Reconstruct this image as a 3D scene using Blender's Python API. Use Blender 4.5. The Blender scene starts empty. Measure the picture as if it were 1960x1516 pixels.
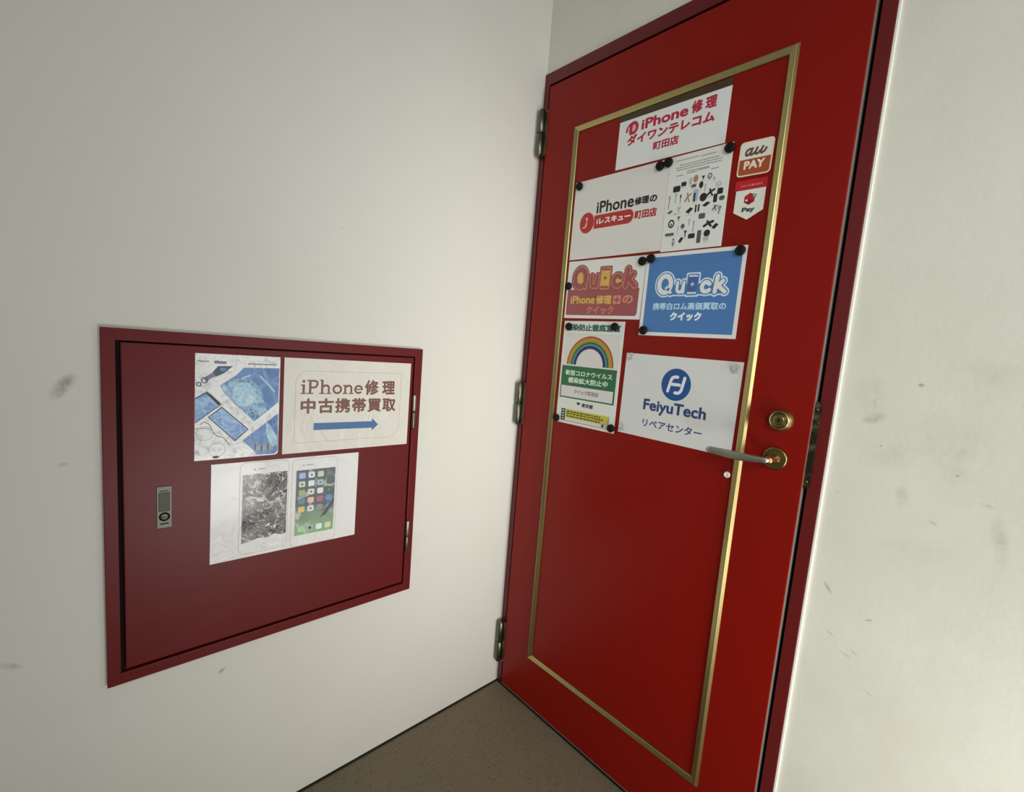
import bpy, bmesh, math, random
from mathutils import Matrix, Vector
random.seed(7)
C = bpy.context.scene.collection
S = bpy.context.scene
PI = math.pi

# ------------------------------------------------------------------ camera
cam_d = bpy.data.cameras.new('camera')
cam = bpy.data.objects.new('camera', cam_d); C.objects.link(cam)
Rz = Matrix.Rotation(0.8015, 4, 'Z'); Rx = Matrix.Rotation(1.457, 4, 'X'); Rr = Matrix.Rotation(0.0825, 4, 'Z')
cam.matrix_world = Matrix.Translation((1.1326, -1.0721, 1.1976)) @ Rz @ Rx @ Rr
cam_d.sensor_fit = 'HORIZONTAL'; cam_d.sensor_width = 36.0
cam_d.lens = 883.6128/1960*36.0
cam_d.shift_x = (980-1003.5233)/1960
cam_d.shift_y = (771.9661-758)/1960
cam_d.clip_start = 0.01
S.camera = cam

# ------------------------------------------------------------------ light
S.view_settings.view_transform = 'Standard'
S.view_settings.look = 'None'
S.view_settings.gamma = 1.0
S.view_settings.use_curve_mapping = False
S.view_settings.exposure = 0.0
W = bpy.data.worlds.new('overcast_daylight'); S.world = W
W.use_nodes = True
bg = W.node_tree.nodes['Background']
bg.inputs['Color'].default_value = (0.93, 0.96, 1.0, 1)
bg.inputs['Strength'].default_value = 0.30

def area(name, loc, target, sx, sy, power, col, spread=180):
    l = bpy.data.lights.new(name, 'AREA'); l.shape = 'RECTANGLE'; l.size = sx; l.size_y = sy
    l.energy = power; l.color = col; l.spread = math.radians(spread)
    o = bpy.data.objects.new(name, l); C.objects.link(o)
    o.location = loc
    o.rotation_euler = (Vector(target)-Vector(loc)).to_track_quat('-Z', 'Y').to_euler()
    return o
# daylight from the open stairwell side, right of the door, plus two added fills
area('stairwell_daylight', (2.55, -0.25, 1.20), (0, -0.08, 1.10), 0.4, 1.6, 1.9, (1.0, 0.985, 0.95), 40)
area('low_right_fill', (2.00, -0.55, 0.25), (0.6, -0.10, 0.70), 0.6, 0.4, 6.7, (1.0, 0.985, 0.94), 120)  # added fill near the floor, lifts the right wall and lower door
area('upper_right_fill', (2.30, -1.60, 2.00), (0.8, 0, 1.3), 1.0, 0.8, 5.8, (0.98, 0.99, 1.0), 90)  # added fill from upper right, lifts the door top and back wall

# ------------------------------------------------------------------ helpers: materials
def lin(c):
    c = c/255.0
    return c/12.92 if c <= 0.04045 else ((c+0.055)/1.055)**2.4
GAIN = 0.78
def obs(r, g, b, k=1.0):
    return tuple(min(0.9, lin(v)/GAIN*k) for v in (r, g, b)) + (1.0,)
MATS = {}
def mat(name, col, rough=0.5, metal=0.0, coat=0.0, spec=0.5, coat_rough=0.1):
    if name in MATS: return MATS[name]
    m = bpy.data.materials.new(name); m.use_nodes = True
    p = m.node_tree.nodes['Principled BSDF']
    p.inputs['Base Color'].default_value = col
    p.inputs['Roughness'].default_value = rough
    p.inputs['Metallic'].default_value = metal
    p.inputs['Specular IOR Level'].default_value = spec
    p.inputs['Coat Weight'].default_value = coat
    p.inputs['Coat Roughness'].default_value = coat_rough
    MATS[name] = m
    return m
def pnode(m): return m.node_tree.nodes['Principled BSDF']
class NT:
    """small node-building shorthand"""
    def __init__(s, m): s.t = m.node_tree; s.n = s.t.nodes; s.l = s.t.links; s.p = s.n['Principled BSDF']; s.co = s.n.new('ShaderNodeTexCoord')
    def math(s, op, a, b=None, c=None, clamp=False):
        n = s.n.new('ShaderNodeMath'); n.operation = op; n.use_clamp = clamp
        for i, v in enumerate((a, b, c)):
            if v is None: continue
            if hasattr(v, 'links'): s.l.new(v, n.inputs[i])
            else: n.inputs[i].default_value = v
        return n.outputs[0]
    def noise(s, scale, detail=3, rough=0.5, vec=None, dist=0.0):
        n = s.n.new('ShaderNodeTexNoise'); n.inputs['Scale'].default_value = scale; n.inputs['Detail'].default_value = detail
        n.inputs['Roughness'].default_value = rough; n.inputs['Distortion'].default_value = dist
        s.l.new(vec or s.co.outputs['Object'], n.inputs['Vector'])
        return n.outputs['Fac']
    def voro(s, scale, feature='F1', vec=None, rand=1.0):
        n = s.n.new('ShaderNodeTexVoronoi'); n.feature = feature; n.inputs['Scale'].default_value = scale
        n.inputs['Randomness'].default_value = rand
        s.l.new(vec or s.co.outputs['Object'], n.inputs['Vector'])
        return n.outputs['Distance']
    def rng(s, v, a, b, c=0.0, d=1.0):
        n = s.n.new('ShaderNodeMapRange'); s.l.new(v, n.inputs[0])
        for i, x in enumerate((a, b, c, d)): n.inputs[1+i].default_value = x
        return n.outputs[0]
    def mix(s, f, a, b):
        n = s.n.new('ShaderNodeMix'); n.data_type = 'RGBA'
        for i, v in ((0, f), (6, a), (7, b)):
            if hasattr(v, 'links'): s.l.new(v, n.inputs[i])
            else: n.inputs[i].default_value = v
        return n.outputs[2]
    def bump(s, h, strength, dist=0.002):
        n = s.n.new('ShaderNodeBump'); n.inputs['Strength'].default_value = strength; n.inputs['Distance'].default_value = dist
        s.l.new(h, n.inputs['Height']); s.l.new(n.outputs[0], s.p.inputs['Normal'])
    def col(s, c): s.l.new(c, s.p.inputs['Base Color'])
    def spot(s, center, half, axes, ang, soft=0.5):
        """mask of an elliptical smudge in the plane of two axes"""
        sep = s.n.new('ShaderNodeSeparateXYZ'); s.l.new(s.co.outputs['Object'], sep.inputs[0])
        u = s.math('SUBTRACT', sep.outputs[axes[0]], center[0]); v = s.math('SUBTRACT', sep.outputs[axes[1]], center[1])
        ca, sa = math.cos(ang), math.sin(ang)
        a = s.math('DIVIDE', s.math('ADD', s.math('MULTIPLY', u, ca), s.math('MULTIPLY', v, sa)), half[0])
        b = s.math('DIVIDE', s.math('SUBTRACT', s.math('MULTIPLY', v, ca), s.math('MULTIPLY', u, sa)), half[1])
        r = s.math('SQRT', s.math('ADD', s.math('POWER', s.math('ABSOLUTE', a), 2.0), s.math('POWER', s.math('ABSOLUTE', b), 2.0)))
        return s.rng(r, 1.0, 1.0-soft, 0.0, 1.0)

def wall_paint(name, base, dirt, axes, spots, cloud, seedscale):
    m = mat(name, base, 0.75, spec=0.25); t = NT(m)
    big = t.rng(t.noise(seedscale, 4, 0.6), 0.42, 0.72)
    c = t.mix(t.math('MULTIPLY', big, cloud), base, dirt)
    grit = t.noise(38, 5, 0.7)
    for (u, v, a, b, ang, k) in spots:
        msk = t.spot((u, v), (a, b), axes, ang, 0.75)
        f = t.math('MULTIPLY', t.math('MULTIPLY', msk, t.rng(grit, 0.3, 0.62)), k)
        c = t.mix(f, c, (0.16, 0.145, 0.10, 1))
    t.col(c)
    h = t.math('ADD', t.math('MULTIPLY', t.noise(9, 3, 0.5), 1.0), t.math('MULTIPLY', t.noise(120, 3, 0.6), 0.22))
    t.bump(h, 0.35, 0.004)
    return m
M_WALL_L = wall_paint('left_wall_paint', (0.735, 0.735, 0.665, 1), (0.66, 0.65, 0.57, 1), (1, 2), [
    (-1.0967, 1.069, 0.030, 0.013, 1.0, 0.75), (-0.856, 0.424, 0.010, 0.006, 0.6, 0.75), (-1.172, 0.575, 0.018, 0.007, -0.5, 0.5),
    (-1.10, 0.93, 0.012, 0.004, 0.2, 0.35), (-0.35, 0.55, 0.02, 0.004, 0.3, 0.2), (-0.62, 1.45, 0.003, 0.003, 0, 0.5)], 0.35, 1.7)
M_WALL_B = wall_paint('back_wall_paint', (0.73, 0.73, 0.635, 1), (0.64, 0.63, 0.52, 1), (0, 2), [
    (0.968, 1.125, 0.022, 0.012, 0.5, 0.45), (1.027, 1.194, 0.006, 0.004, 0, 0.7), (1.028, 0.99, 0.012, 0.022, 0.2, 0.4),
    (1.137, 1.006, 0.012, 0.004, -0.1, 0.6), (0.940, 0.774, 0.016, 0.004, -0.9, 0.55), (1.012, 0.740, 0.008, 0.003, 0.5, 0.45),
    (1.085, 1.08, 0.06, 0.10, 0.3, 0.13), (1.00, 1.06, 0.05, 0.03, 0.4, 0.12), (1.12, 1.22, 0.05, 0.03, -0.3, 0.10), (1.06, 0.90, 0.07, 0.03, 0.2, 0.08), (0.985, 1.075, 0.003, 0.003, 0, 0.5), (1.095, 1.045, 0.004, 0.003, 0, 0.55), (0.965, 1.155, 0.003, 0.02, 0.1, 0.3), (1.075, 0.955, 0.010, 0.004, -0.4, 0.3), (0.955, 0.685, 0.010, 0.002, -0.5, 0.45), (1.0, 0.665, 0.010, 0.002, -0.6, 0.4), (0.93, 0.97, 0.008, 0.004, 0.3, 0.5), (0.985, 0.655, 0.012, 0.003, -0.3, 0.5),
    (1.03, 0.60, 0.014, 0.003, -0.4, 0.4), (1.16, 0.95, 0.012, 0.05, 0.2, 0.3), (0.14, 2.36, 0.02, 0.003, 0.5, 0.5), (0.96, 1.17, 0.03, 0.05, 0.2, 0.14)], 0.55, 3.1)

def red_paint(name, base, rough, spec):
    m = mat(name, base, rough, spec=spec); t = NT(m)
    n = t.noise(3.0, 3, 0.5)
    t.col(t.mix(t.math('MULTIPLY', n, 0.25), base, tuple(v*0.8 for v in base[:3])+(1,)))
    t.bump(t.noise(45, 3, 0.55), 0.06, 0.002)
    return m
M_DOOR = red_paint('red_door_paint', (0.235, 0.0058, 0.0022, 1), 0.36, 0.22)
M_FRAME = red_paint('dark_red_frame_paint', (0.135, 0.011, 0.011, 1), 0.30, 0.4)
M_CAB = red_paint('maroon_cabinet_paint', (0.132, 0.0085, 0.0088, 1), 0.40, 0.27)
M_BLACK = mat('black_gap', (0.006, 0.005, 0.004, 1), 0.8, spec=0.2)
M_RUB = mat('black_rubber', (0.010, 0.010, 0.009, 1), 0.6, spec=0.3)
M_BRASS = mat('brass', (0.46, 0.39, 0.17, 1), 0.33, 1.0)
M_BRASSD = mat('aged_brass', (0.27, 0.22, 0.085, 1), 0.30, 1.0)
M_COPPER = mat('copper_brass', (0.46, 0.25, 0.10, 1), 0.36, 1.0)
M_PLATE = mat('aged_nickel', (0.17, 0.17, 0.145, 1), 0.5, 0.9)
M_STEEL = mat('dull_steel', (0.36, 0.36, 0.31, 1), 0.42, 1.0)
M_HINGE = mat('bronzed_hinge_steel', (0.17, 0.165, 0.12, 1), 0.38, 1.0)
M_EDGE = mat('bare_steel_edge', (0.21, 0.20, 0.175, 1), 0.45, 0.1)
M_LEVER = mat('satin_nickel', (0.42, 0.42, 0.36, 1), 0.40, 1.0)
def patina():
    m = mat('tarnished_bronze', (0.06, 0.058, 0.03, 1), 0.38, 0.85); t = NT(m)
    f = t.rng(t.noise(55, 3, 0.6), 0.48, 0.62)
    t.col(t.mix(f, (0.045, 0.045, 0.025, 1), (0.20, 0.18, 0.10, 1)))
    return m
M_GUARD = patina()
M_HALO = mat('white_edge_halo', (0.86, 0.82, 0.74, 1), 0.5)
M_MAG = mat('black_magnet_plastic', (0.006, 0.0055, 0.005, 1), 0.55, spec=0.18)
M_CLEAR = mat('clear_plastic', (0.85, 0.87, 0.85, 1), 0.15); pnode(M_CLEAR).inputs['Transmission Weight'].default_value = 0.75
M_WHITEMAG = mat('white_magnet_plastic', (0.78, 0.76, 0.74, 1), 0.35)
M_STRIP = mat('brown_magnet_strip', (0.055, 0.034, 0.014, 1), 0.45)

def floor_mat():
    m = mat('speckled_brown_floor', (0.13, 0.10, 0.065, 1), 0.7, spec=0.3); t = NT(m)
    base = t.mix(t.rng(t.noise(2.2, 4, 0.6), 0.35, 0.65), (0.185, 0.168, 0.104, 1), (0.220, 0.172, 0.112, 1))
    v = t.voro(88, rand=1.0)
    dots = t.math('MULTIPLY', t.rng(v, 0.36, 0.2), t.rng(t.noise(14, 2), 0.35, 0.6, 0.2, 0.62))
    c = t.mix(dots, base, (0.095, 0.066, 0.040, 1))
    c = t.mix(t.math('MULTIPLY', t.rng(t.noise(240, 2, 0.6), 0.4, 0.7), 0.35), c, (0.33, 0.27, 0.18, 1))
    t.col(c); t.bump(t.noise(200, 3, 0.7), 0.5, 0.002)
    return m
M_FLOOR = floor_mat()
M_CEIL = mat('ceiling_paint', (0.62, 0.61, 0.57, 1), 0.8)

# ------------------------------------------------------------------ helpers: meshes and objects
def box(bm, x0, x1, y0, y1, z0, z1, bevel=0.0, mi=0):
    r = bmesh.ops.create_cube(bm, size=1.0)
    for v in r['verts']:
        v.co = Vector(((x0+x1)/2+v.co.x*(x1-x0), (y0+y1)/2+v.co.y*(y1-y0), (z0+z1)/2+v.co.z*(z1-z0)))
    fs = set(f for v in r['verts'] for f in v.link_faces)
    for f in fs: f.material_index = mi
    if bevel:
        es = set(e for v in r['verts'] for e in v.link_edges)
        bmesh.ops.bevel(bm, geom=list(es), offset=bevel, segments=2, affect='EDGES', profile=0.6)
def lathe(bm, prof, mtx=Matrix(), n=40, mi=0):
    """profile of (radius, height) spun about local Z, then placed by mtx"""
    rings = []
    for r, h in prof:
        if r < 1e-6: rings.append([bm.verts.new(mtx @ Vector((0, 0, h)))])
        else: rings.append([bm.verts.new(mtx @ Vector((r*math.cos(2*PI*k/n), r*math.sin(2*PI*k/n), h))) for k in range(n)])
    for a, b in zip(rings, rings[1:]):
        for k in range(n):
            k2 = (k+1) % n
            if len(a) == 1 and len(b) == 1: continue
            if len(a) == 1: f = bm.faces.new((a[0], b[k], b[k2]))
            elif len(b) == 1: f = bm.faces.new((a[k], a[k2], b[0]))
            else: f = bm.faces.new((a[k], a[k2], b[k2], b[k]))
            f.smooth = True; f.material_index = mi
def obj(name, bm, mats, parent=None, loc=None, fix=True):
    if fix: bmesh.ops.recalc_face_normals(bm, faces=bm.faces[:])
    me = bpy.data.meshes.new(name); 
    if loc is not None: bmesh.ops.translate(bm, verts=bm.verts[:], vec=-Vector(loc))
    bm.to_mesh(me); bm.free()
    for m in (mats if isinstance(mats, (list, tuple)) else [mats]): me.materials.append(m)
    o = bpy.data.objects.new(name, me); C.objects.link(o)
    if loc is not None: o.location = loc
    if parent is not None:
        o.parent = parent
        o.location = o.location - wloc(parent)
    return o
def wloc(o):
    v = Vector((0, 0, 0))
    while o is not None: v = v + o.location; o = o.parent
    return v
def tag(o, label=None, cat=None, group=None, kind=None):
    if label: o['label'] = label
    if cat: o['category'] = cat
    if group: o['group'] = group
    if kind: o['kind'] = kind
    return o
def empty(name, loc):
    o = bpy.data.objects.new(name, None); C.objects.link(o); o.location = loc; o.empty_display_size = 0.05
    return o
def rrect_pts(x0, x1, z0, z1, r, n=5):
    out = []
    for (cx, cz, a, sx, sz) in ((x0, z0, PI, 1, 1), (x1, z0, 1.5*PI, -1, 1), (x1, z1, 0, -1, -1), (x0, z1, 0.5*PI, 1, -1)):
        out += [(cx+sx*r+r*math.cos(a+0.5*PI*k/n), cz+sz*r+r*math.sin(a+0.5*PI*k/n)) for k in range(n+1)]
    return out
OUT_DOOR = Matrix.Rotation(PI/2, 4, 'X')            # local Z -> -Y (out of the door, towards the landing)
def at_door(x, y, z): return Matrix.Translation((x, y, z)) @ OUT_DOOR

# ------------------------------------------------------------------ the setting
YW = 0.006                       # face of the back wall; the door frame stands at y = 0
bm = bmesh.new(); box(bm, -0.14, 0, -2.3, 0.14, 0, 2.75)
tag(obj('wall_left', bm, M_WALL_L), 'cream painted wall holding the red cabinet', 'wall', kind='structure')
bm = bmesh.new()
box(bm, 0.905, 2.7, YW, 0.14, 0, 2.75); box(bm, 0, 0.905, YW, 0.14, 2.062, 2.75)
tag(obj('wall_back', bm, M_WALL_B), 'smudged cream wall around the red door', 'wall', kind='structure')
bm = bmesh.new(); box(bm, -0.14, 2.7, -2.3, 0.14, -0.06, 0)
tag(obj('floor', bm, M_FLOOR), 'speckled brown landing floor', 'floor', kind='structure')
bm = bmesh.new(); box(bm, -0.14, 2.7, -2.3, 0.14, 2.75, 2.85)
tag(obj('ceiling', bm, M_CEIL), 'pale ceiling over the landing', 'ceiling', kind='structure')
bm = bmesh.new(); box(bm, 0, 0.0055, -2.3, -0.001, 0, 0.0035)
tag(obj('baseboard_left', bm, M_RUB), 'thin black joint between cream wall and floor', 'baseboard', kind='structure')

bm = bmesh.new(); box(bm, -0.14, 2.7, -2.42, -2.3, 0, 1.15)  # parapet added out of view to dim low reflections and ambient light
tag(obj('wall_rear_blocker', bm, M_WALL_B), 'unseen low parapet added to darken reflections in the door', 'wall', kind='structure')

# door frame
bm = bmesh.new()
FH, FW = 2.06, 0.9028
def jamb(x0, x1, z0, z1): box(bm, x0, x1, 0.0, 0.10, z0, z1, 0.0015)
jamb(0.0005, 0.022, 0, FH); jamb(0.8780, FW, 0, FH); jamb(0.0215, 0.8785, 2.0235, FH)
fr = tag(obj('trim_1', bm, M_FRAME, loc=(0.45, 0, 0)), 'dark red steel door frame', 'door frame', kind='structure')
bm = bmesh.new(); box(bm, FW, FW+0.0048, 0.0005, YW+0.002, 0, FH+0.002, 0.001)  # white strip added where the frame edge only shows a bright halo
tag(obj('bright_edge_strip', bm, M_HALO, fr, loc=(FW, 0, 0)), 'thin white strip standing in for a bright edge halo')
bm = bmesh.new(); box(bm, 0.022, 0.878, 0.060, 0.09, 0, 2.0235)  # black sheet painting the shade in the void behind the leaf
obj('dark_void_sheet', bm, M_BLACK, fr, loc=(0.45, 0.07, 0))
bm = bmesh.new(); box(bm, 0.003, 0.878, -0.004, 0.060, 0, 0.006)
tag(obj('threshold', bm, M_RUB, fr, loc=(0.45, 0.02, 0)), 'black threshold strip')
bm = bmesh.new()
pts = rrect_pts(0.8713, 0.8832, 0.9640, 1.1430, 0.0045)
lo = [bm.verts.new((x, -0.0008, z)) for x, z in pts]; hi = [bm.verts.new((x, -0.0062, z)) for x, z in pts]
bm.faces.new(hi); bm.faces.new(lo[::-1])
for k in range(len(pts)): bm.faces.new((lo[k], lo[(k+1) % len(pts)], hi[(k+1) % len(pts)], hi[k]))
lg = tag(obj('latch_guard', bm, M_GUARD, fr, loc=(0.876, 0, 1.05)), 'tarnished bronze latch plate')
for z in (1.128, 0.979):
    bm = bmesh.new(); lathe(bm, [(0.0026, 0), (0.0026, 0.0005), (0.0015, 0.0010), (0, 0.0011)], at_door(0.877, -0.0062, z), 20)
    obj('screw', bm, M_BRASSD, lg, loc=(0.876, -0.0062, z))

# door leaf
YL = -0.012
LX0, LX1, LZ0, LZ1 = 0.0380, 0.871, 0.020, 2.008
door = tag(empty('door_1', (0.45, 0, 0)), 'red painted steel door with brass molding and stuck notices', 'door', kind='structure')
bm = bmesh.new(); box(bm, LX0, LX1, YL, 0.03, LZ0, LZ1, 0.0015)
leaf = obj('door_leaf', bm, M_DOOR, door, loc=(0.45, 0, 1.0))
bm = bmesh.new(); box(bm, LX1-0.0012, LX1+0.0006, YL+0.0025, 0.0185, LZ0, LZ1)
tag(obj('edge_plate', bm, M_EDGE, leaf, loc=(LX1, 0, 1.0)), 'bare grey metal edge')
bm = bmesh.new(); box(bm, LX0, LX1, YL+0.001, 0.02, LZ0-0.0035, LZ0-0.0002)
tag(obj('bottom_edge', bm, M_EDGE, leaf, loc=(0.45, 0, LZ0)), 'bare grey metal bottom edge')
# brass molding: one mitred rectangle
bm = bmesh.new()
bx0, bx1, bz0, bz1 = 0.1570, 0.7508, 0.1830, 1.8580
prof = [(0, 0), (0, 0.0012), (0.0040, 0.0080), (0.0050, 0.0087), (0.0065, 0.0085), (0.0160, 0.0052), (0.0178, 0.0036), (0.018, 0)]
corner = [(bx0, bz0, 1, 1), (bx1, bz0, -1, 1), (bx1, bz1, -1, -1), (bx0, bz1, 1, -1)]
rings = [[bm.verts.new((x+sx*w, YL-h, z+sz*w)) for (w, h) in prof] for (x, z, sx, sz) in corner]
for k in range(4):
    a, b = rings[k], rings[(k+1) % 4]
    for i in range(len(prof)-1): bm.faces.new((a[i], b[i], b[i+1], a[i+1]))
tag(obj('brass_molding', bm, M_BRASS, door, loc=(0.45, YL, 1.02)), 'brass molding strip')
# hinges
for (z0, z1) in ((1.808, 1.942), (0.954, 1.090), (0.096, 0.242)):
    zc = (z0+z1)/2
    bm = bmesh.new(); box(bm, 0.008, 0.0376, -0.0122, -0.0003, z0, z1, 0.0008)
    h = obj('hinge', bm, M_HINGE, door, loc=(0.018, -0.006, zc))
    for a, b in ((z0, zc-0.0012), (zc+0.0012, z1)):
        bm = bmesh.new()
        lathe(bm, [(0, a), (0.0085, a), (0.0105, a+0.002), (0.0105, b-0.002), (0.0085, b), (0, b)], Matrix.Translation((0.0175, -0.0195, 0)), 28)
        obj('hinge_knuckle', bm, M_HINGE, h, loc=(0.0175, -0.0195, (a+b)/2))
    bm = bmesh.new(); lathe(bm, [(0, z0-0.004), (0.005, z0-0.004), (0.006, z0), (0.006, z1), (0.005, z1+0.004), (0, z1+0.004)], Matrix.Translation((0.0175, -0.0195, 0)), 20)
    obj('hinge_pin', bm, M_HINGE, h, loc=(0.0175, -0.0195, zc))
# deadbolt cylinder
bm = bmesh.new()
lathe(bm, [(0.0245, 0), (0.0245, 0.002), (0.0225, 0.006), (0.0185, 0.0155), (0.0175, 0.0165), (0.0165, 0.0155), (0.016, 0.0125), (0, 0.0125)], at_door(0.8155, YL, 1.0965), 56)
lk = tag(obj('deadbolt_lock', bm, M_BRASS, door, loc=(0.8155, YL, 1.0965)), 'round brass deadbolt lock')
bm = bmesh.new()
lathe(bm, [(0.0148, 0.0123), (0.0148, 0.0150), (0.0135, 0.0158), (0.0125, 0.0150), (0.0105, 0.0148), (0.0100, 0.0155), (0.0070, 0.0158), (0, 0.0156)], at_door(0.8155, YL, 1.0965), 48)
cy = tag(obj('lock_cylinder', bm, M_BRASSD, lk, loc=(0.8155, YL-0.014, 1.0965)), 'darker brass key cylinder')
cy.location = Vector((0, -0.014, 0))
bm = bmesh.new(); box(bm, 0.8142, 0.8168, YL-0.0165, YL-0.0150, 1.0925, 1.1005)
box(bm, 0.8128, 0.8182, YL-0.0163, YL-0.0150, 1.0955, 1.0985)
kh = obj('keyhole', bm, M_BLACK, lk, loc=(0.8155, YL-0.0158, 1.0965))
# lever handle
bm = bmesh.new()
lathe(bm, [(0.0245, 0), (0.0245, 0.003), (0.0232, 0.0055), (0.0215, 0.0066), (0.0195, 0.0060), (0.0115, 0.0078), (0, 0.0078)], at_door(0.8150, YL, 1.0145), 56)
lv = tag(obj('lever_handle', bm, M_BRASSD, door, loc=(0.8150, YL, 1.0145)), 'lever handle with round brass rose')
bm = bmesh.new()
lathe(bm, [(0.0118, 0.006), (0.0100, 0.010), (0.0082, 0.022), (0.0080, 0.038), (0.0076, 0.0445), (0, 0.0450)], at_door(0.8150, YL, 1.0145), 36)
tag(obj('handle_neck', bm, M_COPPER, lv, loc=(0.8150, YL-0.03, 1.0145)), 'coppery round neck')
bm = bmesh.new()
NS, NA = 22, 20
rg = []
for i in range(NS+1):
    t = i/NS
    x = 0.8185 - 0.1350*t
    zc = 1.0145 - 0.0035*t - 0.002*math.sin(PI*t)
    yc = YL-0.046-0.004*math.sin(PI*min(1, t*1.4)) + 0.004*t
    hz = 0.0056 + 0.0034*math.sin(0.5*PI*min(1.0, t/0.6)) - 0.0018*max(0, t-0.6)/0.4
    hy = 0.0052 + 0.001*math.sin(PI*t)
    e = 1.0
    if t > 0.95: e = math.sqrt(max(0.2, 1-((t-0.95)/0.05)**2))
    if t < 0.06: e = math.sqrt(max(0.3, 1-((0.06-t)/0.06)**2))
    ring = []
    for k in range(NA):
        a = 2*PI*k/NA
        cx_, sx_ = math.cos(a), math.sin(a)
        ring.append(bm.verts.new((x, yc + e*hy*math.copysign(abs(cx_)**0.6, cx_), zc + e*hz*math.copysign(abs(sx_)**0.6, sx_))))
    rg.append(ring)
for a, b in zip(rg, rg[1:]):
    for k in range(NA):
        f = bm.faces.new((a[k], a[(k+1) % NA], b[(k+1) % NA], b[k])); f.smooth = True
bm.faces.new(rg[0]); bm.faces.new(rg[-1])
tag(obj('lever', bm, M_LEVER, lv, loc=(0.755, YL-0.05, 1.0125)), 'satin grey flat lever grip')

# ------------------------------------------------------------------ red wall cabinet
cab = tag(empty('wall_cabinet', (0.0, -0.7196, 0.479)), 'dark red steel meter cabinet set in the cream wall, three posters on its door', 'cabinet')
cy0, cy1, cz0, cz1 = -1.048, -0.3912, 0.479, 1.1775
gy0, gy1, gz0, gz1 = -1.0275, -0.4133, 0.502, 1.1555
XF = 0.012
bm = bmesh.new()
box(bm, 0, XF, cy0, gy0, cz0, cz1, 0.001); box(bm, 0, XF, gy1, cy1, cz0, cz1, 0.001)
box(bm, 0, XF, gy0-0.0005, gy1+0.0005, cz0, gz0, 0.001); box(bm, 0, XF, gy0-0.0005, gy1+0.0005, gz1, cz1, 0.001)
obj('cabinet_frame', bm, M_CAB, cab, loc=(0, -0.72, cz0))
bm = bmesh.new(); box(bm, 0.0003, 0.002, gy0-0.001, gy1+0.001, gz0-0.001, gz1+0.001)  # black sheet painting the shade seen through the door gap
tag(obj('gap_shade_panel', bm, M_BLACK, cab, loc=(0, -0.72, 0.83)), 'black sheet standing in for the shade behind the door gap')
bm = bmesh.new(); box(bm, 0.0025, XF, -1.0205, -0.4178, 0.508, 1.1525, 0.0018)
cd = obj('cabinet_door', bm, M_CAB, cab, loc=(0.006, -0.72, 0.83))
# flush lock handle
bm = bmesh.new()
box(bm, XF-0.001, XF+0.002, -0.9708, -0.9465, 0.7868, 0.8725, 0.0008)
ch = tag(obj('lock_plate', bm, M_PLATE, cd, loc=(XF, -0.9586, 0.83)), 'small steel flush lock plate')
bm = bmesh.new()
box(bm, XF+0.0015, XF+0.0032, -0.9676, -0.9500, 0.8212, 0.8600, 0.0007)
hp = obj('press_handle', bm, mat('worn_steel', (0.075, 0.072, 0.06, 1), 0.5, 0.9), cd, loc=(XF+0.002, -0.959, 0.84))
bm = bmesh.new()
MX = Matrix.Translation((XF+0.002, -0.9586, 0.8103)) @ Matrix.Rotation(PI/2, 4, 'Y')
lathe(bm, [(0.0088, 0), (0.0088, 0.0012), (0.0064, 0.0012), (0.0064, 0.0002), (0, 0.0002)], MX, 36)
tag(obj('key_ring', bm, M_BLACK, cd, loc=(XF+0.002, -0.9586, 0.8103)), 'dark ring around the key slot')
bm = bmesh.new()
lathe(bm, [(0.0063, 0.0002), (0.0063, 0.001), (0.0055, 0.0014), (0, 0.0014)], MX, 36)
obj('key_barrel', bm, M_PLATE, cd, loc=(XF+0.002, -0.9586, 0.8103))
bm = bmesh.new()
box(bm, XF+0.0033, XF+0.0037, -0.9626, -0.9546, 0.8097, 0.8109)
obj('key_slot', bm, M_BLACK, cd, loc=(XF+0.003, -0.9586, 0.81))
bm = bmesh.new(); box(bm, XF+0.0019, XF+0.0023, -0.9655, -0.9520, 0.7950, 0.7972)
obj('engraved_line', bm, M_BLACK, cd, loc=(XF+0.002, -0.9586, 0.796))
bm = bmesh.new(); box(bm, XF+0.0019, XF+0.0023, -0.9660, -0.9515, 0.8628, 0.8640)
obj('engraved_line', bm, M_BLACK, cd, loc=(XF+0.002, -0.9586, 0.8634))
for (z0, z1) in ((0.957, 1.052), (0.601, 0.692)):
    zc = (z0+z1)/2
    h = None
    for (a, b, m, nm) in ((zc+0.0006, z1, M_STEEL, 'hinge'), (z0, zc-0.0006, M_HINGE, 'hinge_barrel')):
        bm = bmesh.new()
        lathe(bm, [(0, a), (0.0042, a), (0.0055, a+0.003), (0.0055, b-0.003), (0.0042, b), (0, b)], Matrix.Translation((XF+0.0025, -0.4112, 0)), 24)
        o = obj(nm, bm, m, h or cab, loc=(XF+0.0025, -0.4112, (a+b)/2))
        if h is None: h = o

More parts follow.
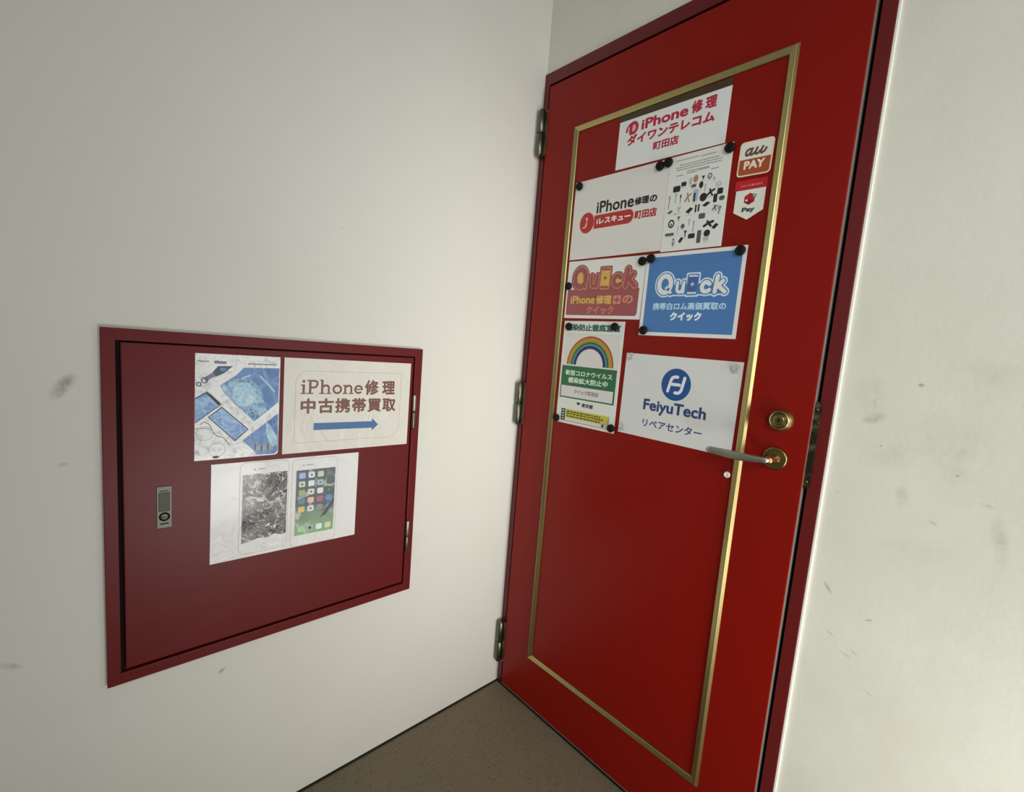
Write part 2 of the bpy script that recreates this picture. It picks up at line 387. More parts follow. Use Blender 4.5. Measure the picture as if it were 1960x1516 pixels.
# ------------------------------------------------------------------ printed sheets
def text_geo(s, track=1.0, shear=0.0):
    cu = bpy.data.curves.new('tmp', 'FONT'); cu.body = s; cu.size = 1.0; cu.space_character = track; cu.shear = shear; cu.resolution_u = 3
    o = bpy.data.objects.new('tmp', cu); C.objects.link(o)
    dg = bpy.context.evaluated_depsgraph_get(); dg.update()
    me = o.evaluated_get(dg).to_mesh()
    vs = [(v.co.x, v.co.y) for v in me.vertices]; fs = [tuple(p.vertices) for p in me.polygons]
    o.evaluated_get(dg).to_mesh_clear()
    bpy.data.objects.remove(o); bpy.data.curves.remove(cu)
    return vs, fs
def ell(cx, cy, rx, ry=None, n=40, a0=0.0, a1=2*PI):
    ry = rx if ry is None else ry
    full = abs(a1-a0-2*PI) < 1e-6
    return [(cx+rx*math.cos(a0+(a1-a0)*k/(n if full else n-1)), cy+ry*math.sin(a0+(a1-a0)*k/(n if full else n-1))) for k in range(n)]
def rrect(u0, u1, v0, v1, r, n=6):
    out = []
    rr = r if isinstance(r, (list, tuple)) else (r, r, r, r)     # bl, br, tr, tl
    for (cx, cy, a, q) in ((u0, v0, PI, rr[0]), (u1, v0, 1.5*PI, rr[1]), (u1, v1, 0, rr[2]), (u0, v1, 0.5*PI, rr[3])):
        sx = 1 if cx == u0 else -1; sy = 1 if cy == v0 else -1
        if q <= 0: out.append((cx, cy)); continue
        out += [(cx+sx*q+q*math.cos(a+0.5*PI*k/n), cy+sy*q+q*math.sin(a+0.5*PI*k/n)) for k in range(n+1)]
    return out
class Sheet:
    """a sheet fixed flat on a plane; u runs right, v up, in metres on that plane"""
    def __init__(s, name, plane, u0, u1, v0, v1, m, rot=0.0, th=0.0007, outline=None, lift=0.0):
        s.c = Vector(((u0+u1)/2, (v0+v1)/2)); s.plane = plane; s.parts = {}; s.n = 0; s.th = th; s.lift = lift
        s.rot = rot
        bm = bmesh.new()
        pts = outline or [(u0, v0), (u1, v0), (u1, v1), (u0, v1)]
        lo = [bm.verts.new(s.xyz(p[0], p[1], 0)) for p in pts]; hi = [bm.verts.new(s.xyz(p[0], p[1], th)) for p in pts]
        bm.faces.new(hi); bm.faces.new(lo[::-1])
        for k in range(len(pts)):
            q = (k+1) % len(pts); bm.faces.new((lo[k], lo[q], hi[q], hi[k]))
        s.root = obj(name, bm, m)
        s.root.location = (s.c.x, YL-lift, s.c.y) if plane == 'door' else (XF+lift, s.c.x, s.c.y)
    def xyz(s, u, v, h):
        du, dv = u-s.c.x, v-s.c.y
        ca, sa = math.cos(s.rot), math.sin(s.rot)
        du, dv = du*ca-dv*sa, du*sa+dv*ca
        return Vector((du, -h, dv)) if s.plane == 'door' else Vector((h, du, dv))
    def _p(s, part):
        if part not in s.parts: s.parts[part] = (bmesh.new(), [])
        return s.parts[part]
    def _mi(s, part, m):
        ms = s._p(part)[1]
        if m not in ms: ms.append(m)
        return ms.index(m)
    def h(s, layer):
        s.n += 1
        return s.th + 0.00008 + layer*0.00012 + s.n*4e-7
    def poly(s, part, m, layer, pts):
        bm = s._p(part)[0]; mi = s._mi(part, m); h = s.h(layer)
        ar = sum(a[0]*b[1]-b[0]*a[1] for a, b in zip(pts, pts[1:]+pts[:1]))
        if ar < 0: pts = pts[::-1]
        f = bm.faces.new([bm.verts.new(s.xyz(p[0], p[1], h)) for p in pts]); f.material_index = mi
    def rect(s, part, m, layer, u0, u1, v0, v1): s.poly(part, m, layer, [(u0, v0), (u1, v0), (u1, v1), (u0, v1)])
    def band(s, part, m, layer, cx, cy, r0, r1, a0=0.0, a1=2*PI, n=48, ky=1.0):
        bm = s._p(part)[0]; mi = s._mi(part, m); h = s.h(layer)
        A = [(a0+(a1-a0)*k/n) for k in range(n+1)]
        i_ = [bm.verts.new(s.xyz(cx+r0*math.cos(a), cy+ky*r0*math.sin(a), h)) for a in A]
        o_ = [bm.verts.new(s.xyz(cx+r1*math.cos(a), cy+ky*r1*math.sin(a), h)) for a in A]
        for k in range(n): bm.faces.new((i_[k], o_[k], o_[k+1], i_[k+1])).material_index = mi
    def stroke(s, part, m, layer, pts, w, cap=True):
        for a, b in zip(pts, pts[1:]):
            dx, dy = b[0]-a[0], b[1]-a[1]; L = math.hypot(dx, dy)
            if L < 1e-9: continue
            nx, ny = -dy/L*w/2, dx/L*w/2
            s.poly(part, m, layer, [(a[0]-nx, a[1]-ny), (b[0]-nx, b[1]-ny), (b[0]+nx, b[1]+ny), (a[0]+nx, a[1]+ny)])
        if cap:
            for p in pts: s.poly(part, m, layer, ell(p[0], p[1], w/2, n=14))
        elif len(pts) > 2:
            for p in pts[1:-1]: s.poly(part, m, layer, ell(p[0], p[1], w/2, n=14))
    def text(s, part, m, layer, string, u0, u1, v0, v1, bold=0.0, shear=0.0, track=1.0):
        """lettering fitted to a box; bold (in ems) thickens the strokes by printing them again slightly offset"""
        bm = s._p(part)[0]; mi = s._mi(part, m)
        vs, fs = text_geo(string, track, shear)
        x0 = min(p[0] for p in vs); x1 = max(p[0] for p in vs); y0 = min(p[1] for p in vs); y1 = max(p[1] for p in vs)
        d = bold
        ku, kv = (u1-u0)/(x1-x0+2*d), (v1-v0)/(y1-y0+2*d)
        offs = [(0, 0)] if d <= 0 else [(d*math.cos(PI/4*j), d*math.sin(PI/4*j)) for j in range(8)]
        for ox, oy in offs:
            h = s.h(layer)
            W_ = [bm.verts.new(s.xyz(u0+(p[0]-x0+d+ox)*ku, v0+(p[1]-y0+d+oy)*kv, h)) for p in vs]
            for f in fs:
                try: bm.faces.new([W_[i] for i in f]).material_index = mi
                except ValueError: pass
    def done(s, label, cat, group=None, part_labels={}):
        for part, (bm, ms) in s.parts.items():
            nm = part
            # faces look out of the plane
            want = Vector((0, -1, 0)) if s.plane == 'door' else Vector((1, 0, 0))
            bm.normal_update()
            bad = [f for f in bm.faces if f.normal.dot(want) < 0]
            if bad: bmesh.ops.reverse_faces(bm, faces=bad)
            o = obj(nm, bm, ms, fix=False); o.parent = s.root
            if part in part_labels: o['label'] = part_labels[part]
        return tag(s.root, label, cat, group)

def ink(name, r, g, b, k=1.0, rough=0.42): return mat('ink_'+name, obs(r, g, b, k), rough)
M_PAPER = mat('white_paper', obs(203, 206, 199, 1.0), 0.45)
M_PAPER2 = mat('white_laminate', obs(205, 207, 203, 1.0), 0.28)
def laminate(name, col):
    m = mat(name, col, 0.36, coat=0.22, coat_rough=0.08); t = NT(m)
    n = t.noise(13, 4, 0.6, dist=1.0); t.bump(n, 0.6, 0.008)
    return m
M_LAM = laminate('wrinkled_laminate', obs(209, 210, 208))

DOORG = 'notices stuck on the red door'
CABG = 'posters stuck on the red cabinet door'
# --- two-line shop sign, top of the door
RED1 = ink('crimson', 160, 32, 56)
s = Sheet('shop_sign', 'door', 0.3185, 0.6185, 1.7005, 1.8235, M_PAPER2, rot=-0.010)
s.text('lettering', RED1, 0, 'iPhone', 0.388, 0.5175, 1.7868, 1.8125, 0.035)
s.text('lettering', RED1, 0, '修 理', 0.5250, 0.5870, 1.7868, 1.8155, 0.045)
s.text('lettering', RED1, 0, 'ダイワンテレコム', 0.3480, 0.5865, 1.7555, 1.7815, 0.05)
s.text('lettering', RED1, 0, '町田店', 0.4300, 0.5005, 1.7265, 1.7480, 0.04)
s.stroke('emblem', RED1, 0, [(0.3435, 1.7935), (0.3450, 1.8010), (0.3510, 1.8085), (0.3610, 1.8125)], 0.0062)
e_ = ell(0.3640, 1.7985, 0.0108, 0.0125, 28); s.stroke('emblem', RED1, 0, e_+[e_[0]], 0.0082)
s.stroke('emblem', RED1, 0, [(0.3568, 1.8070), (0.3562, 1.7860)], 0.0085)
s.stroke('emblem', M_PAPER2, 1, [(0.3490, 1.7890), (0.3497, 1.8020)], 0.0030)
s.poly('emblem', ink('blush', 216, 150, 160), 1, ell(0.3655, 1.7990, 0.0052, 0.0078, 20))
s.rect('top_strip', M_STRIP, 1, 0.3165, 0.6185, 1.8225, 1.8395)
s.done('white sign with two lines of crimson lettering, highest on the red door', 'sign', DOORG, {'top_strip': 'dark brown strip along the top edge'})

# --- round-logo repair sign
BLK = ink('black', 22, 22, 24); RED2 = ink('brick_red', 158, 38, 38); PINK = ink('pale_pink', 224, 158, 148)
s = Sheet('shop_sign', 'door', 0.1810, 0.4835, 1.4748, 1.6955, mat('grey_white_board', obs(201, 200, 193), 0.40))
s.text('lettering', BLK, 0, 'iPhone', 0.2665, 0.3895, 1.5965, 1.6290, 0.024)
s.text('lettering', BLK, 0, '修理', 0.3915, 0.4350, 1.5985, 1.6190, 0.05)
s.text('lettering', BLK, 0, 'の', 0.4365, 0.4585, 1.5990, 1.6165, 0.045)
s.poly('emblem', PINK, 0, ell(0.2353, 1.5752, 0.0272, 0.0300))
s.poly('emblem', RED2, 1, ell(0.2353, 1.5752, 0.0255, 0.0285))
s.poly('emblem', PINK, 2, [(0.2300, 1.5905), (0.2375, 1.5905), (0.2375, 1.5800), (0.2325, 1.5790)])
s.poly('emblem', PINK, 2, [(0.2320, 1.5765), (0.2375, 1.5775), (0.2355, 1.5660), (0.2320, 1.5615), (0.2200, 1.5610), (0.2205, 1.5645), (0.2285, 1.5655)])
s.poly('name_pill', PINK, 0, rrect(0.2605, 0.3935, 1.5545, 1.5930, (0.001, 0.018, 0.018, 0.001)))
s.poly('name_pill', RED2, 1, rrect(0.2618, 0.3920, 1.5557, 1.5917, (0.001, 0.0165, 0.0165, 0.001)))
s.text('name_pill', mat('ink_white', obs(228, 214, 204), 0.42), 2, 'iレスキュー', 0.2710, 0.3835, 1.5660, 1.5835, 0.045)
s.text('lettering', RED2, 0, '町田店', 0.3960, 0.4615, 1.5625, 1.5850, 0.045)
s.done('wide white sign with round brick-red emblem and red name pill', 'sign', DOORG)

# --- sheet of small product pictures
s = Sheet('product_sheet', 'door', 0.4842, 0.6392, 1.4705, 1.6962, M_PAPER, lift=0.0002)
GR = ink('grey', 128, 130, 122); DK = ink('charcoal', 30, 30, 28); MG = ink('mid_grey', 76, 77, 75); TAN = ink('tan', 150, 118, 90); LB = ink('pale_blue', 150, 165, 180); LG = ink('light_grey', 165, 166, 160)
for (u0, u1, v) in ((0.501, 0.558, 1.6845), (0.563, 0.600, 1.6830), (0.5115, 0.609, 1.6730), (0.503, 0.617, 1.6675), (0.505, 0.616, 1.6620), (0.533, 0.588, 1.6550), (0.505, 0.524, 1.6490), (0.532, 0.560, 1.6505), (0.562, 0.589, 1.6525), (0.593, 0.611, 1.6480)):
    u = u0
    while u < u1:
        d_ = random.uniform(0.002, 0.006); s.rect('printing', GR, 0, u, min(u1, u+d_), v-0.0011, v+0.0011); u += d_+0.0009
icons = [(0.5107,1.6181,.017,.013,DK,'r'),(0.5282,1.6267,.012,.009,DK,'r'),(0.5449,1.6303,.007,.014,LG,'r'),(0.5578,1.6336,.011,.015,TAN,'e'),(0.5764,1.6325,.009,.007,DK,'t'),
 (0.592,1.6329,.010,.012,MG,'o'),(0.6032,1.6254,.006,.007,LG,'e'),(0.5545,1.6177,.011,.006,MG,'r'),(0.5732,1.6168,.009,.014,DK,'e'),(0.5838,1.6086,.003,.013,GR,'l'),
 (0.6153,1.6105,.013,.010,LG,'o'),(0.5988,1.5953,.014,.013,DK,'x'),(0.621,1.5943,.012,.012,DK,'r'),(0.543,1.593,.012,.018,TAN,'x'),(0.5615,1.595,.012,.024,LB,'r'),
 (0.4941,1.590,.005,.026,GR,'l'),(0.5107,1.5976,.0035,.018,GR,'l'),(0.5239,1.5925,.004,.018,DK,'t'),(0.5596,1.5908,.004,.018,DK,'r'),(0.5819,1.5872,.016,.017,DK,'e'),
 (0.6114,1.5803,.008,.017,DK,'r'),(0.627,1.5781,.012,.010,MG,'e'),(0.4993,1.5652,.015,.008,MG,'s'),(0.5228,1.5675,.012,.012,LG,'t'),(0.5503,1.5618,.017,.013,DK,'s'),
 (0.5662,1.564,.0035,.016,DK,'r'),(0.5735,1.5645,.0035,.015,DK,'r'),(0.5912,1.5699,.018,.010,DK,'s'),(0.6132,1.559,.009,.010,MG,'x'),(0.6247,1.5526,.008,.012,GR,'l'),
 (0.584,1.5444,.014,.011,MG,'r'),(0.5135,1.5586,.004,.004,GR,'e'),(0.5249,1.5472,.009,.008,MG,'t'),(0.5064,1.5365,.015,.018,DK,'o'),(0.5378,1.527,.009,.010,MG,'e'),
 (0.5538,1.535,.0025,.013,GR,'l'),(0.5658,1.5229,.0035,.024,GR,'l'),(0.6026,1.5246,.018,.010,DK,'x'),(0.6188,1.5169,.015,.012,DK,'s'),(0.5259,1.5183,.003,.016,LG,'l'),
 (0.5046,1.511,.021,.006,MG,'r'),(0.5468,1.508,.007,.014,DK,'t'),(0.5634,1.5012,.015,.010,DK,'r'),(0.5825,1.4975,.009,.026,MG,'r'),(0.6014,1.5033,.014,.014,DK,'e'),
 (0.6005,1.4912,.012,.009,LG,'r'),(0.5172,1.4918,.006,.016,MG,'o'),(0.5366,1.4946,.012,.014,DK,'s')]
for (u, v, w_, h_, m_, k) in icons:
    w_ *= 0.56; h_ *= 0.56
    if k == 'r': s.poly('printing', m_, 0, rrect(u-w_, u+w_, v-h_, v+h_, min(w_, h_)*0.45, 3))
    elif k == 'e': s.poly('printing', m_, 0, ell(u, v, w_, h_, 20))
    elif k == 'o': s.band('printing', m_, 0, u, v, w_*0.62, w_, n=24, ky=h_/w_); s.poly('printing', m_, 0, rrect(u-w_*.2, u+w_*.2, v-h_*.5, v+h_*.1, w_*.1, 2))
    elif k == 't': s.poly('printing', m_, 0, [(u-w_, v+h_), (u+w_, v+h_), (u+w_*.35, v+h_*.1), (u+w_*.25, v-h_), (u-w_*.25, v-h_), (u-w_*.35, v+h_*.1)])
    elif k == 'l': s.stroke('printing', m_, 0, [(u-w_*.2, v-h_), (u+w_*.2, v+h_)], max(0.0018, w_*.9)); s.poly('printing', m_, 1, ell(u, v+h_*.7, w_, w_, 10))
    elif k == 's': s.poly('printing', m_, 0, [(u-w_, v-h_*.3), (u-w_*.1, v-h_), (u+w_, v+h_*.4), (u+w_*.2, v+h_)])
    elif k == 'x':
        s.stroke('printing', m_, 0, [(u-w_, v-h_*.8), (u-w_*.2, v+h_*.1), (u+w_, v+h_*.7)], w_*.6); s.stroke('printing', m_, 0, [(u-w_*.3, v+h_), (u, v), (u+w_*.6, v-h_)], w_*.5)
    if random.random() < 0.45: s.rect('printing', LG, 0, u-w_*.9, u+w_*.8, v-h_-0.0034, v-h_-0.0022)
s.done('white sheet covered with rows of small dark product pictures', 'notice', DOORG)

# --- payment stickers
WHT = ink('sticker_white', 205, 208, 196); ORG = ink('burnt_orange', 152, 70, 32); ORD = ink('dark_brown', 92, 66, 56); CRM = ink('cream_edge', 228, 196, 172)
s = Sheet('payment_sticker', 'door', 0.6545, 0.7255, 1.6145, 1.6875, CRM, rot=-0.026, th=0.0005, outline=rrect(0.6545, 0.7255, 1.6145, 1.6875, 0.008))
s.poly('face', WHT, 0, rrect(0.6575, 0.7225, 1.6502, 1.6845, (0, 0, 0.006, 0.006)))
s.poly('face', ORG, 0, rrect(0.6575, 0.7225, 1.6175, 1.6502, (0.006, 0.006, 0, 0)))
aw = 0.0047
s.stroke('lettering', ORD, 1, [(0.6795, 1.6700), (0.6755, 1.6712), (0.6705, 1.6685), (0.6685, 1.6630), (0.6700, 1.6585), (0.6740, 1.6585), (0.6785, 1.6640)], aw)
s.stroke('lettering', ORD, 1, [(0.6818, 1.6712), (0.6785, 1.6610), (0.6800, 1.6580), (0.6840, 1.6592), (0.6872, 1.6625)], aw)
s.stroke('lettering', ORD, 1, [(0.6915, 1.6712), (0.6885, 1.6620), (0.6900, 1.6585), (0.6945, 1.6590), (0.6985, 1.6640)], aw)
s.stroke('lettering', ORD, 1, [(0.7030, 1.6712), (0.6995, 1.6610), (0.7020, 1.6582), (0.7075, 1.6610), (0.7105, 1.6670)], aw)
s.text('lettering', mat('ink_pay_white', obs(226, 206, 190), 0.4), 1, 'PAY', 0.6680, 0.7115, 1.6290, 1.6465, 0.045)
s.done('rounded square sticker, white upper half and orange lower half reading PAY', 'sticker', DOORG)

RB = ink('bright_red', 168, 20, 32)
s = Sheet('payment_sticker', 'door', 0.6550, 0.7215, 1.5215, 1.6085, WHT, rot=-0.012, th=0.0005,
          outline=[(0.6890, 1.5215), (0.7208, 1.5390), (0.7208, 1.5850), (0.7215, 1.5855), (0.7215, 1.6060), (0.6550, 1.6060), (0.6550, 1.5855), (0.6578, 1.5850), (0.6578, 1.5390)])
s.rect('banner', RB, 0, 0.6548, 0.7217, 1.5852, 1.6062)
s.text('banner', mat('ink_banner_white', obs(220, 160, 150), 0.4), 1, 'メルペイ使えます', 0.6660, 0.7125, 1.5920, 1.5965, 0.01)
cx, cz, r = 0.6892, 1.5652, 0.0128
hx = [(cx+r*math.cos(PI/6+PI/3*k), cz+r*math.sin(PI/6+PI/3*k)) for k in range(6)]
s.poly('emblem', RB, 0, hx)
s.poly('emblem', ink('deep_red', 122, 16, 30), 1, [(cx, cz), hx[3], hx[4]])
s.poly('emblem', ink('deep_red', 122, 16, 30), 1, [(cx, cz), hx[4], hx[5]])
s.poly('emblem', ink('grey_teal', 120, 152, 150), 2, [(0.6950, 1.5760), (0.7040, 1.5735), (0.7030, 1.5660), (0.6960, 1.5690)])
s.poly('emblem', CRM, 2, ell(0.6835, 1.5625, 0.0028, 0.0022, 12))
s.text('lettering', ink('slate', 58, 66, 66), 0, 'Pay', 0.6755, 0.7035, 1.5355, 1.5480, 0.06)
s.done('pennant-shaped white sticker with red banner, red cube and the word Pay', 'sticker', DOORG)

# --- the two logo signs share one drawing: letters of thick strokes with outlines
def quick(s, fu, fv, k, layers, face, tailm, screen, star, top, bot, count=None, part='logo'):
    """layers: list of (extra width, material) from widest to narrowest; face: (extra, material)"""
    U = lambda p: (fu(p[0]), fv(p[1]))
    Q = [U(p) for p in ell(0.5084, 1.3897, 0.0160, 0.0204, 36)]; Q.append(Q[0])
    u_ = [U(p) for p in [(0.5425, 1.3930), (0.5420, 1.3760), (0.5450, 1.3705), (0.5510, 1.3690), (0.5562, 1.3725), (0.5590, 1.3930)]]
    ud = [U(p) for p in [(0.5590, 1.3930), (0.5585, 1.3690)]]
    c_ = [U(p) for p in [(0.6235, 1.3862), (0.6190, 1.3900), (0.6130, 1.3905), (0.6075, 1.3865), (0.6055, 1.3795), (0.6075, 1.3725), (0.6130, 1.3690), (0.6195, 1.3695), (0.6240, 1.3725)]]
    k1 = [U(p) for p in [(0.6410, 1.4030), (0.6378, 1.3675)]]
    k2 = [U(p) for p in [(0.6545, 1.3920), (0.6420, 1.3790)]]
    k3 = [U(p) for p in [(0.6465, 1.3800), (0.6610, 1.3675)]]
    tail = [U(p) for p in [(0.5150, 1.3800), (0.5255, 1.3680)]]
    L = [(Q, .0120), (u_, .0076), (ud, .0076), (c_, .0098), (k1, .0100), (k2, .0092), (k3, .0092)]
    ph = [(0.5700, 1.4075), (0.5925, 1.4070), (0.5928, 1.3640), (0.5700, 1.3645)]
    for i, (ex, m) in enumerate(layers):
        for pts, w_ in L: s.stroke(part, m, i, pts, (w_+ex)*k)
        s.stroke(part, m, i, tail, (.0085+ex)*k)
        s.poly(part, m, i, rrect(fu(0.5695-ex/2), fu(0.5933+ex/2), fv(1.3635-ex/2), fv(1.4090+ex/2), 0.004*k, 4))
        if ex > 0.0043: s.poly(part, m, i, rrect(fu(0.503), fu(0.655), fv(1.3660-ex/2), fv(1.388), 0.003, 3)); s.poly(part, m, i, ell(fu(0.5084), fv(1.3897), 0.018*k, 0.022*k))
    n = len(layers)
    if count:
        s.poly(part, count, n, ell(fu(0.5068), fv(1.3903), 0.0092*k, 0.0122*k)); s.poly(part, count, n, ell(fu(0.6160), fv(1.3797), 0.0065*k, 0.0060*k)); s.poly(part, count, n, [U(p) for p in [(0.616, 1.3760), (0.6265, 1.3765), (0.6265, 1.3825), (0.616, 1.3840)]])
    for pts, w_ in L: s.stroke(part, face, n+1, pts, w_*k, cap=(pts is not Q))
    s.stroke(part, tailm[0], n+3, [U((0.5118, 1.3838)), U((0.5165, 1.3790))], .0098*k, cap=False)
    s.stroke(part, tailm[1], n+3, [U((0.5165, 1.3790)), U((0.5205, 1.3745))], .0078*k, cap=False)
    s.stroke(part, tailm[2], n+3, [U((0.5205, 1.3745)), U((0.5275, 1.3668))], .0074*k, cap=False)
    s.poly(part, screen, n+2, [U(p) for p in [(0.5706, 1.4040), (0.5925, 1.4035), (0.5925, 1.3705), (0.5706, 1.3712)]])
    s.poly(part, top, n+2, [U(p) for p in [(0.5706, 1.4088), (0.5930, 1.4083), (0.5926, 1.4045), (0.5706, 1.4050)]])
    s.poly(part, bot, n+2, [U(p) for p in [(0.5704, 1.3690), (0.5785, 1.3689), (0.5785, 1.3642), (0.5704, 1.3643)]])
    s.poly(part, bot, n+2, [U(p) for p in [(0.5793, 1.3689), (0.5838, 1.3688), (0.5838, 1.3642), (0.5793, 1.3642)]])
    s.poly(part, bot, n+2, [U(p) for p in [(0.5846, 1.3688), (0.5927, 1.3687), (0.5927, 1.3640), (0.5846, 1.3642)]])
    sc, sz = 0.5812, 1.3872
    pt = []
    for j in range(8):
        rr = 0.0068 if j % 2 == 0 else 0.0024
        pt.append(U((sc+rr*math.cos(PI/4*j), sz+rr*1.05*math.sin(PI/4*j))))
    s.poly(part, star, n+4, pt)
BLU = ink('sign_blue', 66, 110, 162); BLD = ink('deep_blue', 66, 88, 140); WH3 = ink('logo_white', 206, 206, 204); PALE = ink('pale_sky', 166, 198, 226); WO = ink('outline_white', 186, 208, 218)
s = Sheet('shop_sign', 'door', 0.4472, 0.6995, 1.2617, 1.4673, M_PAPER2, rot=-0.004)
s.rect('blue_field', BLU, 0, 0.4572, 0.6905, 1.2706, 1.4582)
quick(s, lambda x: x, lambda z: z, 1.0, [(0.0120, WO), (0.0048, BLU)], WH3, (PALE, BLD, WH3), BLD, PALE, WH3, WH3)
s.text('lettering', PALE, 1, '携帯白ロム高価買取の', 0.4805, 0.6690, 1.3265, 1.3445, 0.04)
s.text('lettering', mat('ink_bold_white', obs(205, 222, 238), 0.4), 1, 'クイック', 0.5320, 0.6135, 1.3000, 1.3215, 0.07)
s.done('bright blue sign with white outlined logo and two rows of pale lettering', 'sign', DOORG)

MAR = ink('maroon', 140, 72, 74); MARD = ink('dark_maroon', 128, 72, 64); TANR = ink('peach', 192, 126, 100); YEL = ink('mustard', 196, 158, 80); BRN = ink('brown', 128, 82, 46); PCH = ink('salmon', 176, 112, 90)
s = Sheet('shop_sign', 'door', 0.1810, 0.4455, 1.3035, 1.4690, M_PAPER2, rot=-0.010)
s.poly('maroon_field', MAR, 0, rrect(0.1865, 0.4350, 1.3125, 1.3860, (0.004, 0.008, 0.002, 0.002)))
quick(s, lambda x: 0.2310+(x-0.5084)*1.232, lambda z: 1.4190+(z-1.3897)*1.22, 1.22, [(0.0105, MARD), (0.0042, TANR)], MAR, (YEL, BRN, MAR), YEL, BRN, MARD, BRN, count=YEL)
s.text('lettering', YEL, 1, 'iPhone', 0.2010, 0.2920, 1.3450, 1.3690, 0.035)
s.text('lettering', YEL, 1, '修理', 0.2960, 0.3500, 1.3435, 1.3690, 0.05)
s.poly('lettering', TANR, 1, rrect(0.3550, 0.3800, 1.3440, 1.3675, 0.003, 3))
s.rect('lettering', MAR, 2, 0.3653, 0.3697, 1.3465, 1.3650); s.rect('lettering', MAR, 2, 0.3582, 0.3768, 1.3535, 1.3580)
s.text('lettering', TANR, 1, 'の', 0.3860, 0.4190, 1.3450, 1.3680, 0.04)
s.text('lettering', PCH, 1, 'クイック', 0.2630, 0.3610, 1.3155, 1.3395, 0.055)
s.done('white sign with maroon panel and mustard lettering, beside the brass strip', 'sign', DOORG)

# --- rainbow declaration poster
GRN = ink('poster_green', 38, 94, 58); GRT = ink('dark_green', 46, 92, 80); PW = ink('poster_white', 198, 196, 192)
s = Sheet('notice_poster', 'door', 0.1850, 0.4022, 0.9890, 1.2962, M_PAPER)
s.text('heading', GRT, 0, '感染防止徹底宣言', 0.1935, 0.3905, 1.2672, 1.2876, 0.055)
s.rect('heading', LG, 0, 0.1925, 0.3965, 1.2570, 1.2580)
s.rect('picture_field', PW, 0, 0.1935, 0.3935, 1.1640, 1.2555)
cx, cz = 0.2934, 1.1680
for (r0, r1, m) in ((0.0805, 0.0850, ink('rust', 146, 62, 28)), (0.0735, 0.0805, ink('ochre', 172, 124, 40)), (0.0685, 0.0735, ink('olive', 130, 138, 40)), (0.0618, 0.0685, ink('green', 30, 92, 54)), (0.0590, 0.0618, ink('sky', 104, 150, 172)), (0.0490, 0.0590, ink('navy', 34, 36, 92))):
    s.band('rainbow', m, 1, cx, cz, r0, r1, 0, PI, 40)
s.rect('green_panel', GRN, 1, 0.1918, 0.3925, 1.0665, 1.1635)
s.text('green_panel', ink('text_white', 190, 212, 190), 2, '新型コロナウイルス', 0.2070, 0.3790, 1.1350, 1.1512, 0.035)
s.text('green_panel', ink('text_white', 190, 212, 190), 2, '感染拡大防止中', 0.2200, 0.3660, 1.1130, 1.1302, 0.035)
s.rect('green_panel', PW, 2, 0.1955, 0.3870, 1.0705, 1.1035)
s.text('green_panel', ink('caption_grey', 110, 108, 112), 3, 'クイック町田店', 0.2470, 0.3375, 1.0822, 1.0950, 0.03)
s.text('lettering', ink('near_black', 50, 54, 54), 0, '東京都', 0.2800, 0.3230, 1.0455, 1.0577, 0.045)
s.poly('lettering', ink('near_black', 50, 54, 54), 0, [(0.2605, 1.0560), (0.2645, 1.0588), (0.2680, 1.0575), (0.2715, 1.0588), (0.2752, 1.0560), (0.2725, 1.0520), (0.2688, 1.0505), (0.2684, 1.0475), (0.2674, 1.0475), (0.2670, 1.0505), (0.2632, 1.0520)])
YE2 = ink('banner_yellow', 184, 178, 52); DKB = ink('ink_brown', 62, 58, 34)
s.rect('footer_banner', ink('near_black', 50, 54, 54), 0, 0.2040, 0.2205, 0.9970, 1.0330)
for j in range(4): s.rect('footer_banner', LG, 1, 0.2075, 0.2165, 1.0010+j*0.0080, 1.0052+j*0.0080)
s.rect('footer_banner', YE2, 0, 0.2220, 0.3800, 1.0070, 1.0330)
s.rect('footer_banner', PW, 0, 0.2220, 0.3800, 0.9972, 1.0070)
for (v, u1) in ((1.0265, 0.352), (1.0200, 0.362), (1.0125, 0.352)):
    u = 0.2255
    while u < u1:
        d_ = random.uniform(0.004, 0.012); s.rect('footer_banner', DKB, 1, u, min(u1, u+d_), v-0.0020, v+0.0020); u += d_+0.0022
s.poly('footer_banner', ink('buff', 190, 176, 130), 2, ell(0.3700, 1.0120, 0.0090, 0.0130, 24))
s.poly('footer_banner', DKB, 3, ell(0.3620, 1.0040, 0.0040, 0.0050, 14))
s.stroke('footer_banner', DKB, 1, [(0.222, 0.9972), (0.381, 0.9972), (0.381, 1.0325)], 0.0012)
s.done('tall white poster with a rainbow over a green panel', 'poster', DOORG)

# --- repair centre board with round blue emblem
NV = ink('royal_navy', 30, 72, 128); NV2 = ink('steel_navy', 38, 62, 104); W5 = ink('emblem_white', 208, 212, 214)
s = Sheet('shop_sign', 'door', 0.4165, 0.7240, 0.9970, 1.2125, mat('board_white', obs(196, 198, 194), 0.35), rot=-0.010)
s.poly('emblem', NV, 0, ell(0.5690, 1.1440, 0.0392, 0.0398, 56))
gw = 0.0078
s.stroke('emblem', W5, 1, [(0.5490, 1.1260), (0.5550, 1.1535), (0.5580, 1.1600), (0.5640, 1.1630), (0.5715, 1.1630)], gw)
s.stroke('emblem', W5, 1, [(0.5600, 1.1442), (0.5785, 1.1442)], gw)
s.stroke('emblem', W5, 1, [(0.5905, 1.1625), (0.5850, 1.1330), (0.5820, 1.1270), (0.5770, 1.1240), (0.5690, 1.1240)], gw)
s.text('lettering', NV2, 0, 'FeiyuTech', 0.4855, 0.6550, 1.0610, 1.0985, 0.032)
s.text('lettering', NV2, 0, 'リペアセンター', 0.4890, 0.6505, 1.0262, 1.0468, 0.02)
s.done('white board with round navy emblem, behind the lever handle', 'sign', DOORG)

